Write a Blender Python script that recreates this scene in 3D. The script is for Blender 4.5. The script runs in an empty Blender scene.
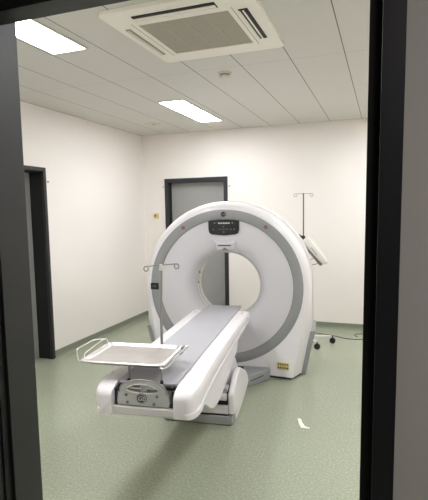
import bpy, bmesh, math, random
from mathutils import Vector, Matrix
random.seed(4)
S = bpy.context.scene
COL = S.collection
PI = math.pi
V = Vector

# ------------------------------------------------------------------ materials
def lin(c):
    return tuple((x/12.92 if x <= .04045 else ((x+.055)/1.055)**2.4) for x in [v/255 for v in c]) + (1,)

def mat(name, rgb, rough=.5, metal=0, emit=0, bump=0, bscale=60, var=0, vscale=8, coat=0, spec=.5):
    m = bpy.data.materials.new(name); m.use_nodes = True
    nt = m.node_tree; b = nt.nodes['Principled BSDF']
    c = lin(rgb)
    b.inputs['Base Color'].default_value = c
    b.inputs['Roughness'].default_value = rough
    b.inputs['Metallic'].default_value = metal
    b.inputs['Specular IOR Level'].default_value = spec
    if coat: b.inputs['Coat Weight'].default_value = coat; b.inputs['Coat Roughness'].default_value = .15
    if emit:
        b.inputs['Emission Color'].default_value = c; b.inputs['Emission Strength'].default_value = emit
    tc = nt.nodes.new('ShaderNodeTexCoord')
    if var:
        n = nt.nodes.new('ShaderNodeTexNoise'); n.inputs['Scale'].default_value = vscale; n.inputs['Detail'].default_value = 4
        nt.links.new(tc.outputs['Object'], n.inputs['Vector'])
        r = nt.nodes.new('ShaderNodeValToRGB')
        r.color_ramp.elements[0].position = .3; r.color_ramp.elements[1].position = .7
        r.color_ramp.elements[0].color = tuple(x*(1-var) for x in c[:3])+(1,)
        r.color_ramp.elements[1].color = tuple(min(1, x*(1+var)) for x in c[:3])+(1,)
        nt.links.new(n.outputs['Fac'], r.inputs['Fac']); nt.links.new(r.outputs['Color'], b.inputs['Base Color'])
    if bump:
        n = nt.nodes.new('ShaderNodeTexNoise'); n.inputs['Scale'].default_value = bscale; n.inputs['Detail'].default_value = 3
        nt.links.new(tc.outputs['Object'], n.inputs['Vector'])
        bp = nt.nodes.new('ShaderNodeBump'); bp.inputs['Strength'].default_value = bump; bp.inputs['Distance'].default_value = .002
        nt.links.new(n.outputs['Fac'], bp.inputs['Height']); nt.links.new(bp.outputs['Normal'], b.inputs['Normal'])
    return m

M = {
 'wall': mat('cream_wall_paint', (235,229,224), .85, bump=.15, bscale=120, var=.01, vscale=1.2),
 'corridor': mat('corridor_wall_paint', (222,219,214), .85, bump=.15, bscale=120),
 'frame': mat('anthracite_door_frame', (37,38,38), .45, var=.05, vscale=5),
 'frame_dark': mat('dark_door_frame', (38,40,45), .45, var=.05, vscale=5),
 'near_black': mat('black_seal_trim_and_shade', (16,16,17), .7, var=.1),
 'leaf': mat('grey_door_leaf', (152,151,149), .5, var=.03, vscale=6),
 'shell': mat('gantry_white_shell', (234,231,234), .32, var=.006, vscale=2, coat=.25),
 'disc': mat('gantry_front_light_grey', (208,206,211), .42, var=.008, vscale=2),
 'ring': mat('gantry_grey_ring', (146,147,149), .4, var=.01, vscale=3),
 'skirt': mat('gantry_grey_skirt', (150,152,154), .5, var=.02),
 'plinth': mat('shadow_gap_plinth', (45,46,48), .6, var=.05),
 'tunnel': mat('bore_lining', (212,212,210), .4, var=.01),
 'black': mat('gloss_black_panel', (22,24,26), .25, var=.05),
 'segment': mat('lit_display_digits', (176,184,176), .4, emit=.12),
 'icon': mat('grey_print', (112,116,116), .5, var=.03),
 'red': mat('dull_red_print', (140,80,84), .5, var=.05),
 'yellow': mat('yellow_warning_label', (196,182,108), .5, var=.05),
 'ink': mat('dark_ink', (40,38,30), .6, var=.05),
 'table': mat('table_white_plastic', (230,226,229), .38, var=.006, coat=.2),
 'table_grey': mat('table_light_grey_plastic', (215,211,213), .45, var=.01),
 'cradle': mat('cradle_grey_pad', (176,175,180), .6, bump=.1, bscale=200, var=.015, vscale=5),
 'gap': mat('gap_grey', (165,165,167), .6, var=.03),
 'groove': mat('groove_grey', (120,119,120), .6, var=.03),
 'base_grey': mat('base_mid_grey', (160,161,163), .5, var=.03),
 'bracket': mat('cast_metal_bracket', (184,184,184), .35, metal=.3, var=.04, vscale=20),
 'groove_dark': mat('dark_badge', (70,72,72), .4, var=.05),
 'steel_light': mat('pale_badge_print', (190,192,190), .4, var=.03),
 'steel': mat('brushed_stainless_steel', (222,218,215), .36, metal=1, var=.05, vscale=12),
 'steel_dull': mat('dull_steel_tube', (146,143,141), .35, metal=.35, var=.05, vscale=12),
 'hook_steel': mat('hook_steel_wire', (128,125,122), .3, metal=.4, var=.03),
 'dark_steel': mat('dark_steel_tube', (100,96,94), .4, metal=.6, var=.05),
 'rubber': mat('black_rubber', (18,18,18), .6, var=.1),
 'ac': mat('air_conditioner_white', (240,235,225), .5, var=.01),
 'grille': mat('air_intake_grille', (165,158,145), .7, var=.03, vscale=30),
 'grille_bar': mat('grille_bar_beige', (182,175,161), .6, var=.02),
 'slot_light': mat('closed_air_slot', (150,143,130), .6, var=.04),
 'slot': mat('dark_air_slot', (38,36,33), .7, var=.1),
 'vane': mat('air_vane', (120,112,100), .5, var=.05),
 'lampframe': mat('lamp_frame_white', (205,202,195), .5, var=.01),
 'injector': mat('injector_white', (220,217,210), .4, var=.02),
 'injector_grey': mat('injector_grey_underside', (120,117,110), .5, var=.05),
 'switch': mat('pale_yellow_switch', (206,190,128), .5, var=.05),
 'paper': mat('crumpled_white_paper', (240,240,228), .8, bump=.5, bscale=40, var=.02),
 'cable': mat('grey_cable', (84,86,78), .6, var=.05),
 'detector': mat('detector_white', (205,200,188), .5, var=.02),
}

# floor: green linoleum with fine speckles
def floor_mat():
    m = bpy.data.materials.new('green_speckled_linoleum'); m.use_nodes = True
    nt = m.node_tree; b = nt.nodes['Principled BSDF']
    tc = nt.nodes.new('ShaderNodeTexCoord')
    n = nt.nodes.new('ShaderNodeTexNoise'); n.inputs['Scale'].default_value = 75; n.inputs['Detail'].default_value = 2
    r = nt.nodes.new('ShaderNodeValToRGB')
    e = r.color_ramp.elements
    e[0].position = .34; e[0].color = lin((148,153,132)); e[1].position = .50; e[1].color = lin((158,164,143))
    a = r.color_ramp.elements.new(.64); a.color = lin((164,170,149)); a = r.color_ramp.elements.new(.72); a.color = lin((186,191,170))
    nt.links.new(tc.outputs['Object'], n.inputs['Vector']); nt.links.new(n.outputs['Fac'], r.inputs['Fac'])
    n2 = nt.nodes.new('ShaderNodeTexNoise'); n2.inputs['Scale'].default_value = 1.3; n2.inputs['Detail'].default_value = 3
    nt.links.new(tc.outputs['Object'], n2.inputs['Vector'])
    mr = nt.nodes.new('ShaderNodeMapRange'); mr.inputs['To Min'].default_value = .95; mr.inputs['To Max'].default_value = 1.04
    nt.links.new(n2.outputs['Fac'], mr.inputs['Value'])
    mx = nt.nodes.new('ShaderNodeVectorMath'); mx.operation = 'SCALE'
    nt.links.new(r.outputs['Color'], mx.inputs[0]); nt.links.new(mr.outputs['Result'], mx.inputs['Scale'])
    nt.links.new(mx.outputs['Vector'], b.inputs['Base Color'])
    b.inputs['Roughness'].default_value = .26; b.inputs['Specular IOR Level'].default_value = .6
    return m
M['floor'] = floor_mat()
M['cove'] = mat('green_cove_skirting', (128,133,116), .5, var=.03, vscale=20)

XL, XR, YB, YF, ZC = -3.411, 1.32, 6.269, 1.15, 2.711
C0, DC, YJ = -.2914, .38784, 3.59
# ceiling: metal panels, seams every DC in x and one joint in y
def ceil_mat():
    m = bpy.data.materials.new('ceiling_metal_panels'); m.use_nodes = True
    nt = m.node_tree; b = nt.nodes['Principled BSDF']; N = nt.nodes; L = nt.links
    tc = N.new('ShaderNodeTexCoord'); sp = N.new('ShaderNodeSeparateXYZ'); L.new(tc.outputs['Object'], sp.inputs[0])
    def math_(op, a, bb):
        n = N.new('ShaderNodeMath'); n.operation = op
        for i, x in enumerate((a, bb)):
            if isinstance(x, (int, float)): n.inputs[i].default_value = x
            else: L.new(x, n.inputs[i])
        return n.outputs[0]
    def seam(out, off, per, w):
        t = math_('DIVIDE', math_('SUBTRACT', out, off), per)
        f = math_('ABSOLUTE', math_('SUBTRACT', math_('FRACT', math_('ADD', t, 20.5), 0), .5), 0)
        return math_('LESS_THAN', f, w/per)
    s1 = seam(sp.outputs['X'], C0, DC, .0032); s2 = seam(sp.outputs['Y'], YJ, 2.44, .0018)
    s = math_('MAXIMUM', s1, math_('MULTIPLY', s2, .6))
    mx = N.new('ShaderNodeMix'); mx.data_type = 'RGBA'
    mx.inputs[6].default_value = lin((209,206,200)); mx.inputs[7].default_value = lin((92,88,80))
    L.new(s, mx.inputs[0]); L.new(mx.outputs[2], b.inputs['Base Color'])
    b.inputs['Roughness'].default_value = .55
    return m
M['ceiling'] = ceil_mat()

def glow_mat(name, rgb, strength):
    m = bpy.data.materials.new(name); m.use_nodes = True
    nt = m.node_tree; b = nt.nodes['Principled BSDF']
    b.inputs['Base Color'].default_value = (.8,.8,.8,1)
    b.inputs['Emission Color'].default_value = lin(rgb); b.inputs['Emission Strength'].default_value = strength
    tc = nt.nodes.new('ShaderNodeTexCoord'); n = nt.nodes.new('ShaderNodeTexNoise'); n.inputs['Scale'].default_value = 3
    nt.links.new(tc.outputs['Object'], n.inputs['Vector'])
    mr = nt.nodes.new('ShaderNodeMapRange'); mr.inputs['To Min'].default_value = .78; mr.inputs['To Max'].default_value = .82
    nt.links.new(n.outputs['Fac'], mr.inputs['Value']); nt.links.new(mr.outputs[0], b.inputs['Base Color'])
    return m
M['glow'] = glow_mat('lit_lamp_diffuser', (250,252,255), 15.0)
M['glow_dim'] = glow_mat('unseen_fill_panel', (255,246,240), 5.6)  # for the unseen fill light added behind the camera

# ------------------------------------------------------------------ geometry helpers
def bm_():
    return bmesh.new()

def box(bm, x0, x1, y0, y1, z0, z1):
    vs = [bm.verts.new(p) for p in ((x0,y0,z0),(x1,y0,z0),(x1,y1,z0),(x0,y1,z0),(x0,y0,z1),(x1,y0,z1),(x1,y1,z1),(x0,y1,z1))]
    for f in ((0,3,2,1),(4,5,6,7),(0,1,5,4),(1,2,6,5),(2,3,7,6),(3,0,4,7)): bm.faces.new([vs[i] for i in f])
    return vs

def tube(bm, pts, r, n=10, closed=False):
    """round tube swept along points"""
    pts = [V(p) for p in pts]; rings = []
    N = len(pts)
    t0 = (pts[1]-pts[0]).normalized()
    ref = V((0,0,1)) if abs(t0.z) < .9 else V((1,0,0))
    u = t0.cross(ref).normalized()
    for i, p in enumerate(pts):
        if closed: t = (pts[(i+1) % N]-pts[i-1]).normalized()
        else: t = (pts[min(i+1, N-1)]-pts[max(i-1, 0)]).normalized()
        u = (u - t*u.dot(t)).normalized(); w = t.cross(u)
        rr = r[i] if isinstance(r, (list, tuple)) else r
        rings.append([bm.verts.new(p+(u*math.cos(2*PI*k/n)+w*math.sin(2*PI*k/n))*rr) for k in range(n)])
    for i in range(N if closed else N-1):
        a, b = rings[i], rings[(i+1) % N]
        for k in range(n): bm.faces.new([a[k], a[(k+1) % n], b[(k+1) % n], b[k]])
    if not closed:
        bm.faces.new(rings[0][::-1]); bm.faces.new(rings[-1])

def smooth_path(pts, k=6, r=.02):
    """polyline with rounded corners"""
    pts = [V(p) for p in pts]; out = [pts[0]]
    for i in range(1, len(pts)-1):
        a, b, c = pts[i-1], pts[i], pts[i+1]
        d1 = (a-b); d2 = (c-b); rr = min(r, d1.length*.49, d2.length*.49)
        p1 = b+d1.normalized()*rr; p2 = b+d2.normalized()*rr
        for j in range(k+1):
            t = j/k; out.append(p1*(1-t)**2+b*2*t*(1-t)+p2*t*t)
    out.append(pts[-1]); return out

def prism(bm, outline, axis, a, b):
    """outline of 2-D points extruded along axis (0,1,2) from a to b"""
    def P(p, t):
        q = [0,0,0]; o = [i for i in range(3) if i != axis]
        q[o[0]] = p[0]; q[o[1]] = p[1]; q[axis] = t; return q
    A = [bm.verts.new(P(p, a)) for p in outline]; B = [bm.verts.new(P(p, b)) for p in outline]
    n = len(outline)
    for i in range(n): bm.faces.new([A[i], A[(i+1) % n], B[(i+1) % n], B[i]])
    bm.faces.new(A[::-1]); bm.faces.new(B)

def disc(bm, c, r, axis, h, n=28, r2=None):
    """short cylinder centred at c from 0 to h along axis; r2 gives the far radius"""
    r2 = r if r2 is None else r2
    o = [i for i in range(3) if i != axis]; A = []; B = []
    for k in range(n):
        for L, t, rr in ((A, 0, r), (B, h, r2)):
            q = list(c); q[o[0]] += rr*math.cos(2*PI*k/n); q[o[1]] += rr*math.sin(2*PI*k/n); q[axis] += t
            L.append(bm.verts.new(q))
    for i in range(n): bm.faces.new([A[i], A[(i+1) % n], B[(i+1) % n], B[i]])
    bm.faces.new(A[::-1]); bm.faces.new(B)

def annulus(bm, c, ri, ro, axis, h, n=48):
    o = [i for i in range(3) if i != axis]; R = []
    for rr, t in ((ri,0),(ro,0),(ro,h),(ri,h)):
        L = []
        for k in range(n):
            q = list(c); q[o[0]] += rr*math.cos(2*PI*k/n); q[o[1]] += rr*math.sin(2*PI*k/n); q[axis] += t
            L.append(bm.verts.new(q))
        R.append(L)
    for j in range(4):
        a, b = R[j], R[(j+1) % 4]
        for k in range(n): bm.faces.new([a[k], a[(k+1) % n], b[(k+1) % n], b[k]])

def loft(bm, loops, closed=True):
    R = [[bm.verts.new(p) for p in L] for L in loops]
    n = len(R[0])
    for a, b in zip(R, R[1:]):
        for k in range(n if closed else n-1):
            bm.faces.new([a[k], a[(k+1) % n], b[(k+1) % n], b[k]])
    return R

def rrect(x0, x1, y0, y1, r, k=5):
    out = []
    for cx, cy, a0 in ((x1-r,y1-r,0),(x0+r,y1-r,90),(x0+r,y0+r,180),(x1-r,y0+r,270)):
        for j in range(k+1):
            a = math.radians(a0+90*j/k); out.append((cx+r*math.cos(a), cy+r*math.sin(a)))
    return out

def obj(name, bm, m, parent=None, bevel=0, smooth=True, angle=35, seg=2):
    bmesh.ops.recalc_face_normals(bm, faces=bm.faces[:])
    me = bpy.data.meshes.new(name); bm.to_mesh(me); bm.free()
    mats = m if isinstance(m, list) else [m]
    for x in mats: me.materials.append(M[x])
    if smooth:
        me.polygons.foreach_set('use_smooth', [True]*len(me.polygons))
        me.set_sharp_from_angle(angle=math.radians(angle))
    o = bpy.data.objects.new(name, me); COL.objects.link(o)
    if parent: o.parent = parent
    if bevel:
        b = o.modifiers.new('bevel', 'BEVEL'); b.width = bevel; b.segments = seg; b.limit_method = 'ANGLE'; b.angle_limit = math.radians(40)
        b.harden_normals = False
    return o

def pieces(name, bm, m, parent, smooth=False, bevel=0):
    """every connected island of the bmesh becomes an object of its own"""
    bm.verts.ensure_lookup_table(); seen = set(); out = []
    for v in bm.verts:
        if v in seen: continue
        st = [v]; isl = []
        seen.add(v)
        while st:
            q = st.pop(); isl.append(q)
            for e in q.link_edges:
                w_ = e.other_vert(q)
                if w_ not in seen: seen.add(w_); st.append(w_)
        nb = bmesh.new(); mp = {q: nb.verts.new(q.co) for q in isl}; fs = set()
        for q in isl:
            for f_ in q.link_faces:
                if f_ not in fs: fs.add(f_); nb.faces.new([mp[x] for x in f_.verts])
        out.append(obj(name, nb, m, parent, bevel=bevel, smooth=smooth))
    bm.free(); return out

def thing(name, label, cat, loc=(0,0,0), rz=0, group=None):
    o = bpy.data.objects.new(name, None); COL.objects.link(o); o.empty_display_size = .1
    o.location = loc; o.rotation_euler = (0,0,rz)
    if label: o['label'] = label; o['category'] = cat
    if group: o['group'] = group
    return o

def tag(o, label, cat, group=None):
    o['label'] = label; o['category'] = cat
    if group: o['group'] = group
    return o

def struct(o, label=None, cat='structure'):
    o['kind'] = 'structure'
    if label: o['label'] = label
    return o

def text(name, s, size, m, parent, loc, rot=(PI/2,0,0), ext=.001, shear=0):
    c = bpy.data.curves.new(name, 'FONT'); c.body = s; c.size = size; c.extrude = ext; c.align_x = 'CENTER'; c.align_y = 'CENTER'; c.shear = shear
    t = bpy.data.objects.new(name+'_tmp', c); COL.objects.link(t)
    bpy.context.view_layer.update()
    me = bpy.data.meshes.new_from_object(t.evaluated_get(bpy.context.evaluated_depsgraph_get()))
    bpy.data.objects.remove(t); bpy.data.curves.remove(c)
    me.materials.clear(); me.materials.append(M[m])
    o = bpy.data.objects.new(name, me); COL.objects.link(o); o.parent = parent; o.location = loc; o.rotation_euler = rot
    return o

# ------------------------------------------------------------------ room shell
W = .15
YN = .985   # corridor face of the front wall
b = bm_(); box(b, XL-.6, XR+.4, -1.6, YB+.35, -.12, 0); struct(obj('floor', b, 'floor', smooth=False), 'green speckled linoleum floor')
b = bm_(); box(b, XL-W, XR+W, YN, YB+W, ZC, ZC+.1); struct(obj('ceiling', b, 'ceiling', smooth=False), 'ceiling of long off-white metal panels')
# left wall with a recessed door opening
LD0, LD1, LDZ = 3.10, 4.113, 2.081
b = bm_()
box(b, XL-.3, XL, YN, LD0, 0, ZC); box(b, XL-.3, XL, LD1-.02, YB, 0, ZC); box(b, XL-.3, XL, LD0, LD1-.02, LDZ-.02, ZC)
struct(obj('wall_left', b, 'wall', smooth=False), 'cream painted left wall')
BX0, BX1, BZ = -3.055, -2.080, 2.068
b = bm_()
box(b, XL-.3, BX0+.02, YB, YB+.15, 0, ZC); box(b, BX1-.02, XR+W, YB, YB+.15, 0, ZC); box(b, BX0+.02, BX1-.02, YB, YB+.15, BZ-.02, ZC)
struct(obj('wall_back', b, 'wall', smooth=False), 'cream painted back wall')
b = bm_(); box(b, XR, XR+W, YN, YB, 0, ZC); struct(obj('wall_right', b, 'wall', smooth=False), 'cream painted right wall')
b = bm_()
box(b, XL-.3, -1.075, YN, YF, 0, ZC); box(b, .0, XR, YN, YF, 0, ZC); box(b, -1.075, 0, YN, YF, 2.2, ZC)
struct(obj('wall_front', b, 'corridor', smooth=False), 'plain grey-beige wall beside the doorway')

# cove skirting
HB = .082
def cove(name, pts):
    """pts: wall line; profile: upright face, small cove onto the floor"""
    (x0,y0),(x1,y1),(nx,ny) = pts
    prof = [(0,0),(0,HB),(.004,HB),(.006,HB-.004),(.006,.03),(.012,.014),(.026,.004),(.034,0.0005)]
    b = bm_(); L = []
    for (x,y) in ((x0,y0),(x1,y1)): L.append([(x+nx*d, y+ny*d, z) for d, z in prof])
    R = loft(b, L); b.faces.new(R[0]); b.faces.new(R[1][::-1])
    return struct(obj(name, b, 'cove', smooth=False), 'green-grey cove skirting')
cove('baseboard_left', ((XL,LD1),(XL,YB),(1,0)))
cove('baseboard_left_near', ((XL,YF),(XL,LD0),(1,0)))
cove('baseboard_back', ((XL,YB),(BX0,YB),(0,-1)))
cove('baseboard_back_right', ((BX1,YB),(XR,YB),(0,-1)))
cove('baseboard_right', ((XR,YF),(XR,YB),(-1,0)))

# ---- doorway the picture is taken through
d1 = struct(thing('door_1', None, None, (0,0,0)), 'dark grey steel frame of the open doorway')
b = bm_(); box(b, -.037, .0, .998, YF, 0, 2.2); box(b, .0, .012, .998, 1.0, 0, 2.2); rj = obj('jamb', b, 'near_black', d1, smooth=False)  # right jamb: its unlit side is put into the near-black colour
b = bm_(); box(b, -.0126, .0295, .962, .998, 0, 2.24); rc_ = obj('casing', b, 'frame_dark', d1, bevel=.002, smooth=False)
for o_t in (rj, rc_): o_t.rotation_euler.y = .0070; o_t.location.x = -.0070*1.6   # this jamb leans a touch
b = bm_(); box(b, -1.085, -1.030, 1.036, YF+.0, 0, 2.24); obj('jamb', b, 'frame', d1, bevel=.0015, smooth=False)
b = bm_(); box(b, -1.075, -1.0405, 1.012, 1.036, 0, 2.24); obj('rubber_seal', b, 'near_black', d1, smooth=False)
b = bm_(); box(b, -1.075, -1.0475, .985, 1.012, 0, 2.24); obj('rebate', b, 'frame', d1, smooth=False)
b = bm_(); box(b, -1.10, -1.056, .962, .985, 0, 2.24); obj('casing', b, 'frame_dark', d1, bevel=.002, smooth=False)
b = bm_(); box(b, -1.075, .0, .962, 1.034, 2.102, 2.24); obj('header', b, 'frame', d1, bevel=.0015, smooth=False)

# ---- door in the left wall (recessed, grey leaf)
d2 = struct(thing('door_2', None, None, (XL, LD1, 0)), 'grey door in a dark frame in the left wall')
Ly0, Ly1 = LD0-LD1, 0.0
b = bm_()
box(b, -.02, .012, Ly1-.042, Ly1, 0, LDZ); box(b, -.02, .012, Ly0, Ly0+.02, 0, LDZ); box(b, -.02, .012, Ly0+.02, Ly1-.02, LDZ-.04, LDZ)
obj('door_frame', b, 'frame', d2, bevel=.002, smooth=False)
b = bm_()
box(b, -.178, -.02, Ly1-.04, Ly1-.02, 0, LDZ-.02); box(b, -.178, -.02, Ly0+.02, Ly0+.04, 0, LDZ-.02); box(b, -.178, -.02, Ly0+.04, Ly1-.04, LDZ-.05, LDZ-.02)
obj('frame_lining', b, 'near_black', d2, smooth=False)
b = bm_(); box(b, -.22, -.178, Ly0+.02, Ly1-.02, .004, LDZ-.02); obj('door_leaf', b, 'leaf', d2, smooth=False)
b = bm_(); box(b, -.178, -.174, Ly1-.155, Ly1-.145, 1.83, 1.85); obj('hinge', b, 'frame', d2, smooth=False)
b = bm_(); tube(b, smooth_path([(-.178,Ly0+.12,1.03),(-.125,Ly0+.12,1.03),(-.125,Ly0+.25,1.03)], r=.02), .009); obj('door_handle', b, 'steel', d2)

# ---- door in the back wall behind the scanner
d3 = struct(thing('door_3', None, None, (BX0, YB, 0)), 'grey door in a black frame in the back wall behind the scanner')
w = BX1-BX0
b = bm_()
box(b, 0, .062, -.012, .02, 0, BZ); box(b, w-.058, w, -.012, .02, 0, BZ); box(b, .062, w-.058, -.012, .02, BZ-.06, BZ)
obj('door_frame', b, 'frame_dark', d3, bevel=.002, smooth=False)
b = bm_()
box(b, .035, .062, .02, .10, 0, BZ-.04); box(b, w-.058, w-.03, .02, .10, 0, BZ-.04); box(b, .062, w-.058, .02, .10, BZ-.06, BZ-.035)
obj('frame_lining', b, 'near_black', d3, smooth=False)
b = bm_(); box(b, .035, w-.03, .10, .14, .004, BZ-.04); obj('door_leaf', b, 'leaf', d3, smooth=False)
b = bm_(); tube(b, smooth_path([(.14,.10,1.03),(.14,.05,1.03),(.27,.05,1.03)], r=.02), .009); obj('door_handle', b, 'steel', d3)

# small grey fixings beside the door frames
def fixing(loc, nrm, label):
    b = bm_()
    if nrm == 'x': disc(b, (0,0,0), .011, 0, .012, 14, .009)
    else: disc(b, (0,-.012,0), .009, 1, .012, 14, .011)
    o = obj('wall_plug', b, 'base_grey'); o.location = loc; tag(o, label, 'wall fixing', 'small fixings beside the door frames')
fixing((XL, 4.15, 1.935), 'x', 'tiny grey round wall plug beside the top of the left wall door frame')
fixing((-3.078, YB, 1.952), 'y', 'tiny grey round wall plug left of the back wall door frame')
fixing((-2.052, YB, 1.934), 'y', 'tiny grey round wall plug right of the back wall door frame')

# ------------------------------------------------------------------ ceiling fittings
def lamp(x0, x1, y0, y1, label):
    t = thing('ceiling_light', label, 'ceiling light', ((x0+x1)/2, (y0+y1)/2, ZC), 0, 'recessed rectangular ceiling lights')
    hx, hy = (x1-x0)/2, (y1-y0)/2
    b = bm_(); f = .014
    box(b, -hx-f, hx+f, -hy-f, -hy, -.012, 0); box(b, -hx-f, hx+f, hy, hy+f, -.012, 0)
    box(b, -hx-f, -hx, -hy, hy, -.012, 0); box(b, hx, hx+f, -hy, hy, -.012, 0)
    obj('frame', b, 'lampframe', t, smooth=False)
    b = bm_(); box(b, -hx, hx, -hy, hy, -.009, -.001); obj('diffuser', b, 'glow', t, smooth=False)
    return t
lamp(-2.185, -1.922, 1.62, 2.785, 'lit rectangular ceiling light at top left, cut off by the door header')
lamp(-2.185, -1.922, 4.405, 5.57, 'lit rectangular ceiling light above and behind the scanner')
lamp(.13, .393, 1.62, 2.785, 'lit rectangular ceiling light on the right side, near the doorway')
lamp(.13, .393, 4.405, 5.57, 'lit rectangular ceiling light on the right side, near the back wall')

# ceiling cassette air conditioner
ax0, ax1, ay0, ay1 = -1.537, -.655, 2.34, 3.25
cxa, cya = (ax0+ax1)/2, (ay0+ay1)/2
ac = thing('air_conditioner', 'square white ceiling cassette air conditioner with beige intake grille', 'air conditioner', (cxa, cya, ZC))
hx, hy = (ax1-ax0)/2, (ay1-ay0)/2
gx0, gx1, gy0, gy1 = -1.375-cxa, -.825-cxa, 2.53-cya, 3.065-cya
b = bm_()
L0 = [(x, y, 0) for x, y in rrect(-hx, hx, -hy, hy, .04)]
L1 = [(x, y, -.020) for x, y in rrect(-hx, hx, -hy, hy, .04)]
L2 = [(x, y, -.028) for x, y in rrect(-hx+.045, hx-.045, -hy+.045, hy-.045, .03)]
L3 = [(x, y, -.030) for x, y in rrect(gx0, gx1, gy0, gy1, .006)]
L4 = [(x, y, -.020) for x, y in rrect(gx0, gx1, gy0, gy1, .006)]
R = loft(b, [L0, L1, L2, L3, L4]); b.faces.new(R[0][::-1]); b.faces.new(R[-1])
obj('housing', b, 'ac', ac, angle=25)
b = bm_(); box(b, gx0+.003, gx1-.003, gy0+.003, gy1-.003, -.0265, -.021)
g = obj('grille', b, 'grille', ac, smooth=False)
b = bm_()
for k in range(1, 4):
    x = gx0+(gx1-gx0)*k/4; box(b, x-.003, x+.003, gy0+.004, gy1-.004, -.0285, -.0266)
pieces('grille_bar', b, 'grille_bar', g)
def slot(x0, x1, y0, y1, nv, openv, nm='air_outlet'):
    b = bm_(); box(b, x0, x1, y0, y1, -.0335, -.0275)
    s = obj(nm, b, 'slot' if openv else 'slot_light', ac, smooth=False)
    b = bm_()
    if x1-x0 > y1-y0:
        box(b, x0+.004, x1-.004, y0+(y1-y0)*.38, y0+(y1-y0)*.74, -.037, -.0337)
        box(b, x0+.004, x1-.004, y0+(y1-y0)*.84, y0+(y1-y0)*1.0, -.037, -.0337)
    else:
        box(b, x0+(x1-x0)*.38, x0+(x1-x0)*.58, y0+.01, y1-.01, -.037, -.0332)
        box(b, x0+(x1-x0)*.02, x0+(x1-x0)*.14, y0+.01, y1-.01, -.037, -.0332)
    pieces('vane', b, 'ac', s)
slot(-1.352-cxa, -.86-cxa, 2.405-cya, 2.468-cya, 2, True)
slot(-1.478-cxa, -1.448-cxa, 2.56-cya, 3.04-cya, 1, False)
slot(-.768-cxa, -.718-cxa, 2.54-cya, 3.0-cya, 1, True)
# seams round the grille panel
b = bm_()
box(b, gx1+.028, gx1+.031, gy0-.03, gy1+.03, -.0302, -.0285); box(b, gx0-.031, gx0-.028, gy0-.03, gy1+.03, -.0302, -.0285)
pieces('seam', b, 'vane', ac)

# smoke detector, ceiling speaker disc
sd = thing('smoke_detector', 'small round white smoke detector on the ceiling beyond the air conditioner', 'smoke detector', (-1.245, 3.72, ZC))
b = bm_(); disc(b, (0,0,-.014), .052, 2, .014, 32, .056); obj('base', b, 'detector', sd)
b = bm_(); disc(b, (0,0,-.026), .036, 2, .012, 28, .040); obj('neck', b, 'vane', sd)
b = bm_(); disc(b, (0,0,-.040), .034, 2, .014, 28, .046); obj('head', b, 'detector', sd)
sp = thing('ceiling_speaker', 'flat round white disc on the ceiling near the back left corner', 'ceiling disc', (-2.81, 5.46, ZC))
b = bm_(); disc(b, (0,0,-.012), .10, 2, .012, 36, .115); obj('cover', b, 'detector', sp)
b = bm_(); disc(b, (.03,-.03,-.016), .016, 2, .004, 16); obj('centre', b, 'vane', sp)

# yellow switch on the back wall
sw = thing('wall_switch', 'small square pale yellow switch with dark button on the back wall', 'switch', (-3.205, YB, 1.529))
b = bm_(); prism(b, rrect(-.038,.038,-.04,.04,.008), 1, -.014, 0); obj('plate', b, 'switch', sw)
b = bm_(); disc(b, (-.012,-.026,.004), .014, 1, .012, 20, .017); obj('button', b, 'red', sw)

# ------------------------------------------------------------------ CT scanner gantry
TH = math.radians(7.5)
G0 = V((-1.42903, 4.17321, 0))
CZ, R1, R2 = .863, .741, .653
gt = thing('ct_scanner_gantry', 'large white ring-shaped CT scanner gantry with round bore and grey front ring', 'ct scanner', G0, TH)

NA, NS, NB = 96, 14, 24
def gloop(arc, side, bot):
    """arc(phi)->pt for the top half, side(s, sign)->pt going down, bot(s)->pt right to left"""
    L = [arc(PI-PI*i/NA) for i in range(NA+1)]
    L += [side(i/NS, 1) for i in range(1, NS+1)]
    L += [bot(i/NB) for i in range(1, NB)]
    L += [side(1-i/NS, -1) for i in range(0, NS)]
    return L
def circ(r, v, a=48):
    A = math.radians(a)
    P = lambda t: (r*math.cos(t), v, CZ+r*math.sin(t))
    return gloop(P, lambda s, g: (g*r*math.cos(-A*s), v, CZ+r*math.sin(-A*s)), lambda s: P(-A-(PI-2*A)*s))
def interp(tab, z):
    for (z0,u0),(z1,u1) in zip(tab, tab[1:]):
        if z0 >= z >= z1: return u0+(u1-u0)*(z0-z)/(z0-z1)
    return tab[-1][1]
ZF = .022
def outline(r, tab, vf, v0):
    P = lambda t: (r*math.cos(t), v0, CZ+r*math.sin(t))
    side = lambda s, g: (lambda z: (g*interp(tab, z), vf(z, interp(tab, z)), z))(CZ+(ZF-CZ)*s)
    ub = tab[-1][1]
    bot = lambda s: (lambda u: (u, vf(ZF, abs(u)), ZF))(ub*(1-2*s))
    return gloop(P, side, bot)
sm = lambda x: max(0, min(1, x))
tabA = [(CZ,.748),(.60,.745),(.40,.715),(.2,.675),(ZF,.640)]
tabB = [(CZ,.82),(.50,.823),(.435,.802),(.3,.772),(ZF,.722)]
vA = lambda z, u: -.045*sm((.5-z)/.48)*sm((u-.43)/.21)
vB = lambda z, u: .11+.02*sm((.5-z)/.48)
def mix(A, B, t, dv=0): return [tuple(a+(c-a)*t for a, c in zip(p, q)) for p, q in zip(A, B)]
LA = outline(.748, tabA, vA, .0); LB = outline(.82, tabB, vB, .11)
def arcmix(A, B, t):   # rounded shoulder: out first, then back
    return [(p[0]+(q[0]-p[0])*math.sin(t*PI/2), p[1]+(q[1]-p[1])*(1-math.cos(t*PI/2)), p[2]+(q[2]-p[2])*math.sin(t*PI/2)) for p, q in zip(A, B)]
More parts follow.
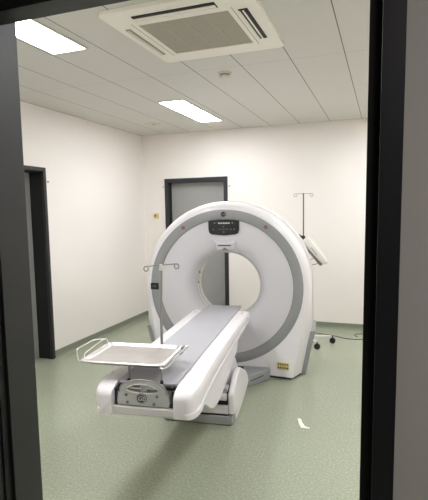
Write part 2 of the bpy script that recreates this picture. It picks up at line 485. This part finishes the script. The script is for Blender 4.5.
def shoulder(A, B, t):  # rounded at the top, flat chamfer at the foot
    out = []
    for i, (a, c) in enumerate(zip(arcmix(A, B, t), mix(A, B, t))):
        k = sm((a[2]-.35)/.5); out.append(tuple(x*k+y*(1-k) for x, y in zip(a, c)))
    return out
b = bm_()
R = loft(b, [circ(R1, .012), circ(R1, .0), LA] + [shoulder(LA, LB, t) for t in (.2,.4,.6,.8)] + [LB,
    [(u, .20, z) for u, v, z in LB], ])
obj('front_cover', b, 'shell', gt, angle=28)
# rear cover
b = bm_()
rc = [(u*1.004, .2, CZ+(z-CZ)*1.004 if z > CZ else z) for u, v, z in LB]
L = [rc, [(u, .60, z) for u, v, z in rc], [(u*.985, .66, CZ+(z-CZ)*.985 if z > .1 else z) for u, v, z in rc], [(u*.93, .70, CZ+(z-CZ)*.93 if z > .1 else z) for u, v, z in rc], circ(.56, .71)]
loft(b, L); obj('rear_cover', b, 'shell', gt)
# plinth, its dark colour standing in for the shadow gap at the floor
b = bm_(); box(b, -.70, .70, .02, .64, .0, .0225)
vs = [(-.62,-.025),(-.42,.012),(.42,.012),(.62,-.025),(.71,.13),(.71,.64),(-.71,.64),(-.71,.13)]
b.free(); b = bm_(); prism(b, vs, 2, 0, .0235); obj('plinth', b, 'plinth', gt, smooth=False)
# grey side skirts
for g in (1, -1):
    b = bm_()
    LL = []
    for z, u0, u1 in ((.004,.716,.757),(.2,.752,.798),(.36,.780,.834),(.432,.794,.853)):
        LL.append([(g*u0,.122,z),(g*u1,.135,z),(g*u1,.58,z),(g*u0,.60,z)])
    R = loft(b, LL); b.faces.new(R[0][::-1]); b.faces.new(R[-1])
    obj('side_skirt', b, 'skirt', gt, bevel=.004)
# grey ring
b = bm_()
prof = [(R1,.012),(R1,-.0045),(R1-.004,-.007),(R2+.004,-.007),(R2,-.0045),(R2,.012)]
n = 144
loft(b, [[(r*math.cos(2*PI*k/n), v, CZ+r*math.sin(2*PI*k/n)) for k in range(n)] for r, v in prof])
obj('front_ring', b, 'ring', gt, angle=50)
# thin dark joint inside the ring
b = bm_(); annulus(b, (0,-.0015,CZ), R2-.0045, R2+.001, 1, .006, 144); obj('joint_line', b, 'groove', gt)
# front panel flaring into the bore
prof = [(R2-.001,.012),(R2-.003,.003),(.60,.003),(.52,.004),(.46,.009),(.41,.022),(.375,.042),(.35,.070),(.334,.105),(.325,.14),(.322,.175)]
b = bm_()
loft(b, [[(r*math.cos(2*PI*k/n), v, CZ+r*math.sin(2*PI*k/n)) for k in range(n)] for r, v in prof])
obj('front_panel', b, 'disc', gt, angle=60)
# bore tunnel and rear flare
prof = [(.322,.175),(.3245,.178),(.3245,.182),(.3215,.185),(.3215,.262),(.3235,.265),(.3235,.270),(.3205,.273),(.3205,.355),(.325,.37),(.345,.43),(.39,.53),(.46,.63),(.56,.71)]
b = bm_()
loft(b, [[(r*math.cos(2*PI*k/n), v, CZ+r*math.sin(2*PI*k/n)) for k in range(n)] for r, v in prof])
bt = obj('bore_tunnel', b, 'tunnel', gt, angle=40)
b = bm_()
for v in (.180, .2675): annulus(b, (0,v-.002,CZ), .3205, .3235, 1, .004, 120)
pieces('joint_line', b, 'base_grey', bt)
b = bm_()
for ang, v, h in ((178,.225,.03),(158,.19,.03)):
    a = math.radians(ang); box(b, .316*math.cos(a)-.004, .316*math.cos(a)+.004, v-.005, v+.005, CZ+.316*math.sin(a)-h/3, CZ+.316*math.sin(a)+h/3)
pieces('sensor_mark', b, 'vane', bt)
# control panel at the top of the front
b = bm_()
out = [(-.148,1.497)]
for k in range(1, 12):
    u = -.148+.296*k/12; out.append((u, 1.497+.012*(1-(u/.148)**2)))
out += [(.148,1.497),(.147,1.42),(.138,1.385),(.118,1.372),(.0,1.362),(-.118,1.372),(-.138,1.385),(-.147,1.42)]
prism(b, out, 1, -.014, .006); cp = obj('control_panel', b, 'black', gt, bevel=.003)
b = bm_()
for k in range(5): box(b, -.052+k*.023, -.034+k*.023, -.0155, -.0141, 1.470, 1.483)
pieces('display_digit', b, 'segment', cp)
b = bm_()
def icon(u, z, s=.007): box(b, u-s, u+s, -.0152, -.0141, z-s, z+s)
for u, z in ((0,1.443),(0,1.395),(-.098,1.418),(.068,1.418),(.102,1.418),(-.086,1.478),(.085,1.478)): icon(u, z, .006)
for u in (-.045,-.025,-.005,.015,.035): icon(u, 1.418, .0045)
pieces('button', b, 'icon', cp)
# laser window housing above the bore
b = bm_()
LL = [[(-.10,.012,1.315),(.12,.012,1.315),(.12,.012,1.20),(-.10,.012,1.20)],
      [(-.086,-.020,1.296),(.106,-.020,1.296),(.088,-.006,1.225),(-.068,-.006,1.225)]]
R = loft(b, [[(-.112,.03,1.325),(.128,.03,1.325),(.125,.06,1.19),(-.105,.06,1.19)]]+LL[1:]); b.faces.new(R[-1]); b.faces.new(R[0][::-1])
lw = obj('laser_housing', b, 'disc', gt, bevel=.006)
b = bm_(); box(b, -.058, .068, -.0185, -.008, 1.262, 1.270); obj('slot', b, 'black', lw, smooth=False)
b = bm_(); prism(b, [(-.030,1.222),(.046,1.222),(.008,1.248)], 1, -.0135, .002); obj('arrow_mark', b, 'groove', lw, smooth=False)
# emblem, ring marks, plates
def emblem(parent, u, v, z, r, dark, light, size):
    b = bm_(); disc(b, (u,v-.002,z), r, 1, .004, 32); e = obj('emblem', b, dark, parent)
    b = bm_(); annulus(b, (u,v-.003,z), r*.84, r*.93, 1, .002, 40); obj('emblem_ring', b, light, e)
    b = bm_()
    for k in range(4):
        a0 = PI/2*k+PI/4
        for s in range(6):
            a = a0+s*.12; q = r*(.80-.03*s); disc(b, (u+q*math.cos(a), v-.003, z+q*math.sin(a)), r*.05, 1, .002, 8)
    b.free()
    text('emblem_letters', 'GE', size, light, e, (u, v-.0028, z), ext=.0008, shear=.35)
emblem(gt, .0, -.009, 1.560, .0265, 'black', 'ring', .026)
for g in (1, -1):
    b = bm_(); annulus(b, (g*.397,-.0095,1.436), .011, .019, 1, .003, 28); r_ = obj('ring_mark', b, 'red', gt)
    b = bm_(); disc(b, (g*.397,-.009,1.436), .007, 1, .003, 16); obj('ring_mark_centre', b, 'ink', r_)
b = bm_(); box(b, -.744, -.662, -.0095, -.006, .832, .896); np_ = obj('name_plate', b, 'black', gt, smooth=False)
text('lettering', 'GE', .03, 'icon', np_, (-.707,-.0098,.864), ext=.0006)
b = bm_()
for k in range(2):
    z = .147-.034*k; vv = -.045*.75*.6
    vs = [(.50,-.022,z-.013),(.607,-.041,z-.016),(.607,-.041,z+.011),(.50,-.022,z+.013)]
    a_ = [b.verts.new((x,y-.004,zz)) for x,y,zz in vs]; c_ = [b.verts.new((x,y+.006,zz)) for x,y,zz in vs]
    b.faces.new(a_); b.faces.new(c_[::-1])
    for i in range(4): b.faces.new([a_[i], a_[(i+1)%4], c_[(i+1)%4], c_[i]])
wl = pieces('warning_label', b, 'yellow', gt)[0]
b = bm_()
for k in range(2):
    for j in range(5):
        t = j/5+.04; z = .147-.034*k
        x0 = .50+.107*t; x1 = x0+.012; y0 = -.0265-.019*t
        box(b, x0, x1, y0-.002, y0, z-.006, z+.005)
pieces('print', b, 'ink', wl)

# ------------------------------------------------------------------ patient table
TT = math.radians(7.5-.63)
tb = thing('patient_table', 'long white CT patient table with grey cradle running into the scanner bore', 'patient table', G0, TT)
def rail_sec(v):
    t = sm((-v-.2)/1.85); zb = .585+(.513-.585)*t; q = sm((-v-1.2)/.8); o = .022*q*q; ui = .166+.006*q
    return [(ui,.682),(.205,.684),(.245+o,.681),(.259+o,.674),(.266+o,.660),(.268+o,.640),(.267+o,zb+.066),(.2545+o,zb+.062),(.2545+o,zb+.046),(.266+o,zb+.042),(.268+o,zb+.02),(.262+o,zb+.004),(.250+o,zb),(.19,zb),(ui,zb)]
for g in (1, -1):
    b = bm_(); L = []
    vs = [-.2,-.6,-1.0,-1.2,-1.4,-1.6,-1.8,-1.9,-1.98]
    for v in vs: L.append([(g*u, v, z) for u, z in rail_sec(v)])
    base = rail_sec(-1.98)
    for j in range(1, 12):
        a = PI/2*j/12; v = -1.98-.145*math.sin(a); k = math.cos(a)
        zc_, uc = .575, .195
        kz = .36+.64*k**.6; ku = .38+.62*k**.6
        L.append([(g*((u-.172)*ku+.172), v, (z-zc_)*kz+zc_-.006*(1-k)) for u, z in base])
    R = loft(b, L); b.faces.new(R[0]); b.faces.new(R[-1][::-1])
    r_ = obj('side_rail', b, 'table', tb, angle=32)
    b = bm_(); L = []
    for v in (-.21,-.6,-1.0,-1.2,-1.4,-1.6,-1.8,-1.9,-1.97):
        (x0, z1), (x1, z0) = rail_sec(v)[7], rail_sec(v)[8]
        L.append([(g*(x0+.003),v,z1),(g*(x0+.003),v,z0),(g*(x0-.002),v,z0),(g*(x0-.002),v,z1)])
    R = loft(b, L); b.faces.new(R[0]); b.faces.new(R[-1][::-1]); obj('groove_strip', b, 'groove', r_)
    b = bm_(); disc(b, (g*.215, -.30, .6825), .008, 2, .002, 16); disc(b, (g*.215,-.5,.6825), .004, 2, .0015, 12); pieces('screw_cap', b, 'groove', r_, smooth=True)
    b = bm_(); disc(b, (g*.2665, -.34, .650), .008, 0, g*.003, 14); obj('side_screw', b, 'groove', r_)
# cradle, shallow trough
b = bm_(); L = []
def cr(v, dz=0, k=1, nn=14):
    top = [(-.160+.320*i/nn, .6835+.005*abs(2*i/nn-1)**2.2) for i in range(nn+1)]
    return [(u*k, v, z+dz) for u, z in top] + [(.160*k, v, .672+dz), (-.160*k, v, .672+dz)]
for v, dz, k in ((-2.035,-.003,1.03),(-2.02,0,1.045),(-1.5,0,1.03),(-1.0,.001,1.02),(-.5,.002,1.02),(-.15,.002,1.015),(-.02,.003,1),(.004,.003,.97)): L.append(cr(v, dz, k))
R = loft(b, L); b.faces.new(R[0]); b.faces.new(R[-1][::-1])
cd = obj('cradle', b, 'cradle', tb, angle=40)
b = bm_()
for u in (-.1665, .1635): box(b, u, u+.003, -2.0, -.2, .676, .6835)
pieces('cradle_gap', b, 'gap', cd)
b = bm_(); tube(b, [(-.09+.18*i/10, -.20+.035*(2*i/10-1)**2, .6795+.004*(2*i/10-1)**2) for i in range(11)], .0015, 6); obj('cradle_seam', b, 'groove', cd)
# frame between the rails
b = bm_(); prism(b, [(-2.0,.575),(-2.0,.64),(-2.0,.6715),(-.2,.6715),(-.2,.59)], 0, -.170, .170); obj('frame', b, 'table_grey', tb, smooth=False)
# end cap across the foot end
b = bm_()
LL = []
for x in (-.172, .172):
    LL.append([(x,-1.98,.513),(x,-2.085,.517),(x,-2.110,.535),(x,-2.112,.572),(x,-2.105,.577),(x,-1.98,.577)])
R = loft(b, LL); b.faces.new(R[0]); b.faces.new(R[1][::-1]); obj('end_cap', b, 'table_grey', tb, bevel=.002)
b = bm_(); box(b, -.164, .164, -2.095, -2.0, .5775, .583); obj('dark_joint', b, 'near_black', tb, smooth=False)
# solid black blocks as the dark slots at both ends of the foot plate
for g in (1, -1):
    b = bm_(); box(b, min(g*.150,g*.1715), max(g*.150,g*.1715), -2.080, -2.0, .583, .662); obj('dark_slot', b, 'rubber', tb, bevel=.004)
b = bm_(); box(b, -.150, .150, -2.06, -2.035, .583, .655); obj('recess_panel', b, 'base_grey', tb, smooth=False)
b = bm_(); box(b, -.158, -.095, -2.06, -2.038, .657, .676); box(b, .085, .158, -2.06, -2.038, .657, .676); pieces('clamp_block', b, 'rubber', tb, bevel=.003)
# arched foot bracket with a slot
def arch_pts():
    p = [(-.150,.583),(-.152,.605),(-.146,.650)]
    for k in range(0, 25):
        a = PI-PI*k/24; p.append((.136*math.cos(a)*(1 if abs(math.cos(a))<.98 else 1), .652+.070*math.sin(a)**.8))
    p += [(.146,.650),(.152,.605),(.150,.583)]
    return p
def slot_pts():
    p = []
    for k in range(0, 21):
        a = PI-PI*k/20; p.append((.094*math.cos(a), .666+.034*math.sin(a)))
    for k in range(1, 20):
        t = k/20; p.append((.094-.188*t, .666-.014*math.sin(PI*t)**.5))
    return p
b = bm_()
o_ = [(u*.955, z) for u, z in arch_pts()]; s_ = [(u*.95, z) for u, z in slot_pts()]
for v in (-2.108, -2.090):
    pass
ov = [b.verts.new((u,-2.108,z)) for u, z in o_]; sv = [b.verts.new((u,-2.108,z)) for u, z in s_]
eo = [b.edges.new((ov[i], ov[(i+1) % len(ov)])) for i in range(len(ov))]; es = [b.edges.new((sv[i], sv[(i+1) % len(sv)])) for i in range(len(sv))]
bmesh.ops.triangle_fill(b, use_beauty=True, use_dissolve=False, edges=eo+es)
ex = bmesh.ops.extrude_face_region(b, geom=b.faces[:])
bmesh.ops.translate(b, verts=[e for e in ex['geom'] if isinstance(e, bmesh.types.BMVert)], vec=(0,.018,0))
br = obj('foot_bracket', b, 'bracket', tb, bevel=.003, angle=40)
b = bm_(); tube(b, [(u,-2.106,z) for u, z in s_], .0045, 8, closed=True); obj('slot_rim', b, 'steel', br)
b = bm_(); tube(b, [(u,-2.104,z) for u, z in o_[2:-2]], .005, 8); obj('bracket_rim', b, 'steel_dull', br)
b = bm_(); tube(b, [(0,-2.080,.648),(0,-2.090,.685)], .018, 14); tube(b, [(-.008,-2.088,.682),(.07,-2.088,.675)], .011, 12); obj('latch', b, 'bracket', br)
for u, z in ((-.092,.640),(-.086,.600),(.080,.640),(.063,.598)):
    b = bm_(); disc(b, (u,-2.113,z), .0085, 1, .006, 6); obj('bolt', b, 'groove', br, smooth=False)
emblem(br, -.006, -2.112, .626, .029, 'groove_dark', 'steel_light', .034)

# lifting carriage side plates
def plate(name, u0, u1, out, m, bevel=.006):
    b = bm_(); prism(b, out, 0, u0, u1); return obj(name, b, m, tb, bevel=bevel)
car = [(-1.82,.54),(-1.729,.453),(-1.64,.40),(-1.561,.350),(-1.47,.314),(-1.365,.304),(-1.25,.310),(-1.122,.328),(-.828,.406),(-.654,.441),(-.60,.50),(-.58,.565),(-1.80,.565)]
for g in (1, -1): plate('carriage_plate', min(g*.205,g*.232), max(g*.205,g*.232), car, 'table', .008)
b = bm_(); box(b, -.205, .205, -1.45, -.7, .45, .575); obj('carriage', b, 'table_grey', tb, smooth=False)
b = bm_(); prism(b, [(-.96,.15),(-1.10,.40),(-1.1,.56),(-.66,.56),(-.60,.40),(-.48,.335),(-.34,.195),(-.32,.15)], 0, -.188, .188); obj('lift_column', b, 'table_grey', tb, bevel=.006)
b = bm_(); tube(b, [(-.2,-1.06,.225),(.225,-1.06,.225)], .028, 18); obj('pivot_shaft', b, 'table_grey', tb)
b = bm_(); box(b, .10, .232, -1.06, -.98, .262, .29); obj('pivot_block', b, 'base_grey', tb, bevel=.004)
b = bm_(); box(b, -.235, .235, -1.05, -.28, .082, .150); obj('base_cover', b, 'table_grey', tb, bevel=.008)
b = bm_(); box(b, -.19, .226, -1.03, -.30, .150, .200); obj('dark_gap_block', b, 'near_black', tb, smooth=False)  # solid black block, painted as the shade of the open gap
b = bm_(); box(b, -.232, .232, -1.052, -.29, .074, .082); obj('joint_line', b, 'near_black', tb, smooth=False)
b = bm_(); prism(b, [(-.265,-1.06),(.262,-1.06),(.275,-1.0),(.272,-.90),(.225,-.62),(.225,-.29),(-.225,-.29),(-.225,-.62),(-.272,-.90),(-.275,-1.0)], 2, .008, .074); obj('base_skirt', b, 'skirt', tb, bevel=.004)
b = bm_(); box(b, -.25, .25, -1.045, -.30, 0, .008); obj('foot_pad', b, 'rubber', tb, smooth=False)
fin = [(-1.055,.086),(-1.058,.24),(-1.03,.268),(-.90,.335),(-.85,.352),(-.78,.352),(-.73,.342),(-.50,.240),(-.40,.165),(-.355,.105),(-.43,.070),(-.60,.036),(-.80,.010),(-.97,.010),(-.995,.080)]
for g in (1, -1): plate('side_cover', min(g*.236,g*.283), max(g*.236,g*.281), fin, 'table', .012)
# floor link plate between table and gantry
b = bm_(); prism(b, [(-.20,-.28),(.262,-.285),(.428,-.062),(.428,-.006),(-.428,-.006),(-.428,-.062),(-.262,-.285)], 2, .004, .105)
lk = obj('floor_link', b, 'skirt', tb, bevel=.006)
b = bm_()
import mathutils
p0 = V((.262,-.285,0)); p1 = V((.428,-.062,0)); dd = (p1-p0).normalized(); nn_ = V((dd.y,-dd.x,0))
q = [p0+dd*.03+nn_*.001, p0+dd*.20+nn_*.001]
vs = [b.verts.new((q[0].x,q[0].y,.048)), b.verts.new((q[1].x,q[1].y,.060)), b.verts.new((q[1].x,q[1].y,.067)), b.verts.new((q[0].x,q[0].y,.055))]
f = b.faces.new(vs); ex = bmesh.ops.extrude_face_region(b, geom=[f]); bmesh.ops.translate(b, verts=[e for e in ex['geom'] if isinstance(e, bmesh.types.BMVert)], vec=-nn_*.004)
obj('slot', b, 'near_black', lk, smooth=False)

# ------------------------------------------------------------------ instrument tray and drip pole on the foot end
RT = Matrix.Rotation(TT, 4, 'Z')
def TW(u, v, z): return G0 + RT @ V((u, v, z))
tr = thing('instrument_tray', 'shallow stainless steel tray with wire handles held above the foot of the patient table', 'tray', TW(-.15,-1.86,.68), TT)
tx0, tx1, ty0, ty1, tz = -.240, .238, -.168, .190, .103   # local to tray empty; z=.78 world
b = bm_()
def trl(d, z, r): return [(x, y, z) for x, y in rrect(tx0+d, tx1-d, ty0+d, ty1-d, r, 6)]
R = loft(b, [trl(-.004,tz-.004,.028), trl(-.004,tz+.002,.028), trl(.004,tz+.004,.025), trl(.012,tz+.003,.022), trl(.018,tz-.008,.03), trl(.024,tz-.010,.028)])
b.faces.new(R[-1])
R2_ = loft(b, [trl(-.004,tz-.004,.028), trl(.012,tz-.003,.022), trl(.017,tz-.011,.03), trl(.024,tz-.013,.028)]); b.faces.new(R2_[-1])
obj('pan', b, 'steel', tr, angle=50)
b = bm_(); tube(b, [(x,y,tz-.004) for x, y in rrect(tx0-.006,tx1+.006,ty0-.006,ty1+.006,.03,6)], .0055, 10, closed=True); obj('rim', b, 'steel', tr)
# left raised wire handle
b = bm_(); tube(b, smooth_path([(tx0-.002,ty0-.002,tz-.006),(tx0-.018,ty0-.003,tz+.0),(tx0-.030,ty0+.005,tz+.058),(tx0-.030,ty0+.20,tz+.058),(tx0+.012,ty0+.285,tz+.045),(tx0+.016,ty0+.30,tz+.02),(tx0+.002,ty0+.32,tz-.004)], r=.02), .0035, 8)
obj('handle', b, 'steel', tr)
b = bm_(); tube(b, smooth_path([(tx0+.012,ty0+.01,tz+.003),(tx0+.004,ty0+.03,tz+.03),(tx0+.010,ty0+.24,tz+.048),(tx0+.012,ty0+.285,tz+.045)], r=.015), .0028, 8); obj('handle_wire', b, 'steel', tr)
# right wire handle, lying out flat
b = bm_(); tube(b, smooth_path([(tx1-.01,ty0-.004,tz-.005),(tx1-.004,ty0-.028,tz-.010),(tx1+.018,ty0-.030,tz-.010),(tx1+.030,ty0+.02,tz-.004),(tx1+.042,ty1+.0,tz+.004),(tx1+.018,ty1-.03,tz+.002)], r=.02), .0048, 8)
obj('handle', b, 'steel', tr)
b = bm_(); tube(b, [(tx1+.033,ty0+.19,tz-.001),(tx1+.036,ty0+.23,tz+.0005)], .0075, 10); tube(b, [(tx1+.015,ty1-.06,tz+.004),(tx1+.015,ty1-.02,tz+.004)], .008, 10); pieces('clip', b, 'steel_dull', tr, smooth=True)
# carrier bars and left post
b = bm_(); tube(b, smooth_path([(.205+.025,-.160,tz-.010),(.205+.025,-.155,tz-.018),(-.19,-.155,tz-.018)], r=.01), .004, 8); tube(b, [(-.19,.12,tz-.018),(.21,.12,tz-.018)], .004, 8); tube(b, [(.042,-.158,tz-.018),(.042,.13,tz-.018)], .004, 8)
pieces('carrier_bar', b, 'steel_dull', tr, smooth=True)
b = bm_(); tube(b, [(.042,-.170,.012),(.040,-.170,tz-.024)], .0055, 12); b.free()
for px_ in (.042, .230):
    b = bm_(); tube(b, [(px_,-.170,.008),(px_,-.160,tz-.016)], .0062, 12); po = obj('post', b, 'steel_dull', tr)
    b = bm_(); disc(b, (px_,-.170,.002), .0095, 2, .018, 16, .008); obj('post_foot', b, 'rubber', po)

iv = thing('iv_pole', 'thin steel drip pole with two curled hooks rising from the table behind the steel tray', 'iv pole', TW(-.070,-1.60,.680), TT)
b = bm_(); tube(b, [(.0,0,.0),(.002,0,.32),(.010,0,.56)], [.0085,.0085,.0080], 14); obj('pole', b, 'steel_dull', iv)
b = bm_(); disc(b, (0,0,0), .010, 2, .02, 16, .009); obj('foot', b, 'rubber', iv)
b = bm_(); tube(b, [(.010,0,.555),(.011,0,.592)], [.0125,.0105], 14); obj('collar', b, 'steel', iv)
def hook(name, w, zt, r, parent, m, dz=(0,0), rad=.0026):
    for i, g in enumerate((1, -1)):
        b = bm_(); p = [(0,0,zt), (g*(w-r*.2), 0, zt+dz[i])]
        for k in range(0, 15):
            a = PI/2-g*0 - k*2*PI*.86/14
            p.append((g*(w+r*math.cos(a)), 0, zt+dz[i]-r+r*math.sin(a)))
        tube(b, p, rad, 8); obj(name, b, m, parent)
hk = thing('hook_bar', None, None); hk.parent = iv; hk.location = (.011, 0, 0); hook('hook', .100, .588, .0150, hk, 'hook_steel', (.008,-.010), .0034)

# ------------------------------------------------------------------ contrast injector stand behind the gantry
ix, iy = -.868, 5.33
ij = thing('contrast_injector', 'white tilted contrast injector on a wheeled stand with drip pole, right behind the scanner', 'contrast injector', (ix, iy, 0))
b = bm_(); tube(b, [(0,0,.10),(0,0,1.05)], .024, 16); obj('column', b, 'steel_dull', ij)
b = bm_(); disc(b, (0,0,.075), .055, 2, .06, 24, .035); obj('hub', b, 'base_grey', ij)
tips = [(-.560-ix, 5.557-iy), (-.700-ix, 5.262-iy), (-.95-ix,5.02-iy), (-1.2-ix,5.2-iy), (-1.02-ix,5.66-iy)]
for x, y in tips:
    b = bm_(); d = V((x,y,0)); s = V((-y,x,0)).normalized()
    A = V((0,0,.115)); B = d*.96+V((0,0,.085))
    L = []
    for c, w_, h_ in ((A,.020,.020),(B,.013,.010)):
        L.append([tuple(c+s*w_+V((0,0,h_))), tuple(c-s*w_+V((0,0,h_))), tuple(c-s*w_-V((0,0,h_))), tuple(c+s*w_-V((0,0,h_)))])
    R = loft(b, L); b.faces.new(R[0]); b.faces.new(R[1][::-1]); lg = obj('leg', b, 'table_grey', ij, bevel=.003)
    b = bm_(); disc(b, (x,y-.013,.034), .034, 1, .026, 24); tube(b, [(x,y,.03),(x,y,.088)], .007, 8); obj('caster', b, 'rubber', lg)
# head
P1 = V((-.830-ix, 5.30-iy, 1.255)); P2 = V((-.610-ix, 5.24-iy, 1.000))
ax = (P2-P1).normalized(); sd_ = V((0,-1,0)); sd_ = (sd_-ax*sd_.dot(ax)).normalized(); up = ax.cross(sd_)
if up.z < 0: up = -up
b = bm_(); L = []
for t, ku, kz in ((-.03,.6,.5),(-.01,.9,.85),(.02,1,1),(.5,1,.95),(.85,1,.8),(.98,.95,.62),(1.03,.75,.4)):
    c = P1+(P2-P1)*t
    L.append([tuple(c+sd_*x*ku+up*y*kz) for x, y in rrect(-.062,.062,-.044,.044,.016,4)])
R = loft(b, L); b.faces.new(R[0]); b.faces.new(R[-1][::-1]); hd = obj('injector_head', b, 'injector', ij, angle=50)
b = bm_(); L = []
for t in (.18,.97):
    c = P1+(P2-P1)*t-up*.062
    L.append([tuple(c+sd_*x+up*y) for x, y in rrect(-.044,.044,-.004,.018,.004,3)])
R = loft(b, L); b.faces.new(R[0]); b.faces.new(R[-1][::-1]); obj('underside', b, 'injector_grey', hd)
b = bm_(); c = P1+(P2-P1)*.30+sd_*.076
prism_pts = [c+ax*.0, c+ax*.14, c+ax*.14+up*.02, c+up*.02]
tube(b, [c+ax*.02-up*.005, c+ax*.13-up*.005], .006, 8); obj('syringe', b, 'base_grey', hd)
b = bm_(); bmesh.ops.create_uvsphere(b, u_segments=18, v_segments=12, radius=.022, matrix=Matrix.Translation((0,0,1.275)))
tube(b, [(0,0,1.27),(-.05,0,1.30)], [.014,.010], 10); bmesh.ops.create_uvsphere(b, u_segments=14, v_segments=10, radius=.014, matrix=Matrix.Translation((-.055,0,1.302)))
obj('clamp_knob', b, 'rubber', ij)
b = bm_(); tube(b, [(0,0,1.0),(0,0,1.775)], .007, 12); pl = obj('drip_pole', b, 'dark_steel', ij)
hook('drip_hook', .092, 1.768, .017, pl, 'steel_dull', (0,0), .003)
b = bm_()
c0 = P1+(P2-P1)*.30-up*.045+V((.012,-.07,-.03))
tube(b, smooth_path([c0, c0+V((-.01,0,-.07)), c0+V((.0,0,-.125)), c0+V((.05,0,-.145)), c0+V((.10,0,-.125)), c0+V((.105,0,-.07))], r=.05), .0035, 8)
tube(b, smooth_path([c0+V((-.01,0,.01)), c0+V((-.03,0,-.04)), c0+V((.03,0,-.09)), c0+V((.06,0,-.05))], r=.04), .003, 8)
obj('cable', b, 'cable', ij)

# cable on the floor by the back wall
b = bm_()
pts = [(-.86,5.95,.005),(-.70,5.93,.005),(-.536,5.861,.005),(-.434,5.796,.005),(-.33,5.785,.005),(-.247,5.804,.005),(-.1,5.84,.005),(.0,5.92,.005),(-.03,6.02,.005),(-.15,6.06,.005),(-.26,6.075,.005),(-.33,6.03,.005),(-.335,5.96,.005),(-.29,5.90,.005)]
tube(b, smooth_path(pts, r=.06), .0045, 8); tag(obj('floor_cable', b, 'cable'), 'thin grey cable lying on the floor along the back wall', 'cable')

# scrap of white paper on the floor
b = bm_(); L = []
pp = [(-.592,3.430,.0),(-.580,3.400,.006),(-.570,3.368,.002),(-.556,3.330,.008),(-.538,3.296,.003),(-.515,3.290,.007),(-.490,3.298,.0)]
ws = [.013,.013,.014,.017,.019,.014,.006]
for i, p in enumerate(pp):
    a = V(pp[max(i-1,0)]); c = V(pp[min(i+1,len(pp)-1)]); t = (c-a).normalized(); s = V((-t.y,t.x,0))
    p = V(p); w_ = ws[i]
    L.append([p+s*w_+V((0,0,.001)), p+V((0,0,.006)), p-s*w_+V((0,0,.001)), p-s*w_, p+V((0,0,.0045)), p+s*w_])
R = loft(b, L); b.faces.new(R[0]); b.faces.new(R[-1][::-1])
tag(obj('paper_scrap', b, 'paper', angle=20), 'small curled scrap of white paper lying on the green floor', 'paper scrap')

# ------------------------------------------------------------------ unseen fill light added behind the camera to brighten the wall by the doorway
cl = thing('ceiling_light', 'unseen dim light panel added outside the doorway to brighten the wall beside it', 'ceiling light', (.7, -.5, 2.6))
b = bm_(); box(b, -.3, .3, -.3, .3, -.02, 0); obj('diffuser', b, 'glow_dim', cl, smooth=False)
b = bm_(); box(b, -.33, .33, -.33, .33, 0, .02); obj('frame', b, 'lampframe', cl, smooth=False)

# ------------------------------------------------------------------ world, camera
w_ = bpy.data.worlds.new('world'); S.world = w_; w_.use_nodes = True
w_.node_tree.nodes['Background'].inputs['Color'].default_value = (.02,.019,.018,1); w_.node_tree.nodes['Background'].inputs['Strength'].default_value = .6

f, cx, cy, yaw, pitch, roll = 466.114, 215.396, 256.602, .349044, -.0992695, -.0176694
F = V((-math.sin(yaw)*math.cos(pitch), math.cos(yaw)*math.cos(pitch), math.sin(pitch)))
r = V((math.cos(yaw), math.sin(yaw), 0)); u = r.cross(F)
r2 = r*math.cos(roll)+u*math.sin(roll); u2 = -r*math.sin(roll)+u*math.cos(roll)
cam = bpy.data.cameras.new('camera'); co = bpy.data.objects.new('camera', cam); COL.objects.link(co)
m = Matrix((( r2.x,u2.x,-F.x,0),(r2.y,u2.y,-F.y,0),(r2.z,u2.z,-F.z,1.6),(0,0,0,1)))
co.matrix_world = m
cam.sensor_fit = 'HORIZONTAL'; cam.sensor_width = 36; cam.lens = f/428*36
cam.shift_x = (214-cx)/428; cam.shift_y = (cy-250)/428; cam.clip_start = .05
S.camera = co
S.view_settings.view_transform = 'Standard'; S.view_settings.look = 'None'; S.view_settings.gamma = 1; S.view_settings.use_curve_mapping = False
S.view_settings.exposure = 1.2
S.cycles.max_bounces = 12; S.cycles.diffuse_bounces = 8
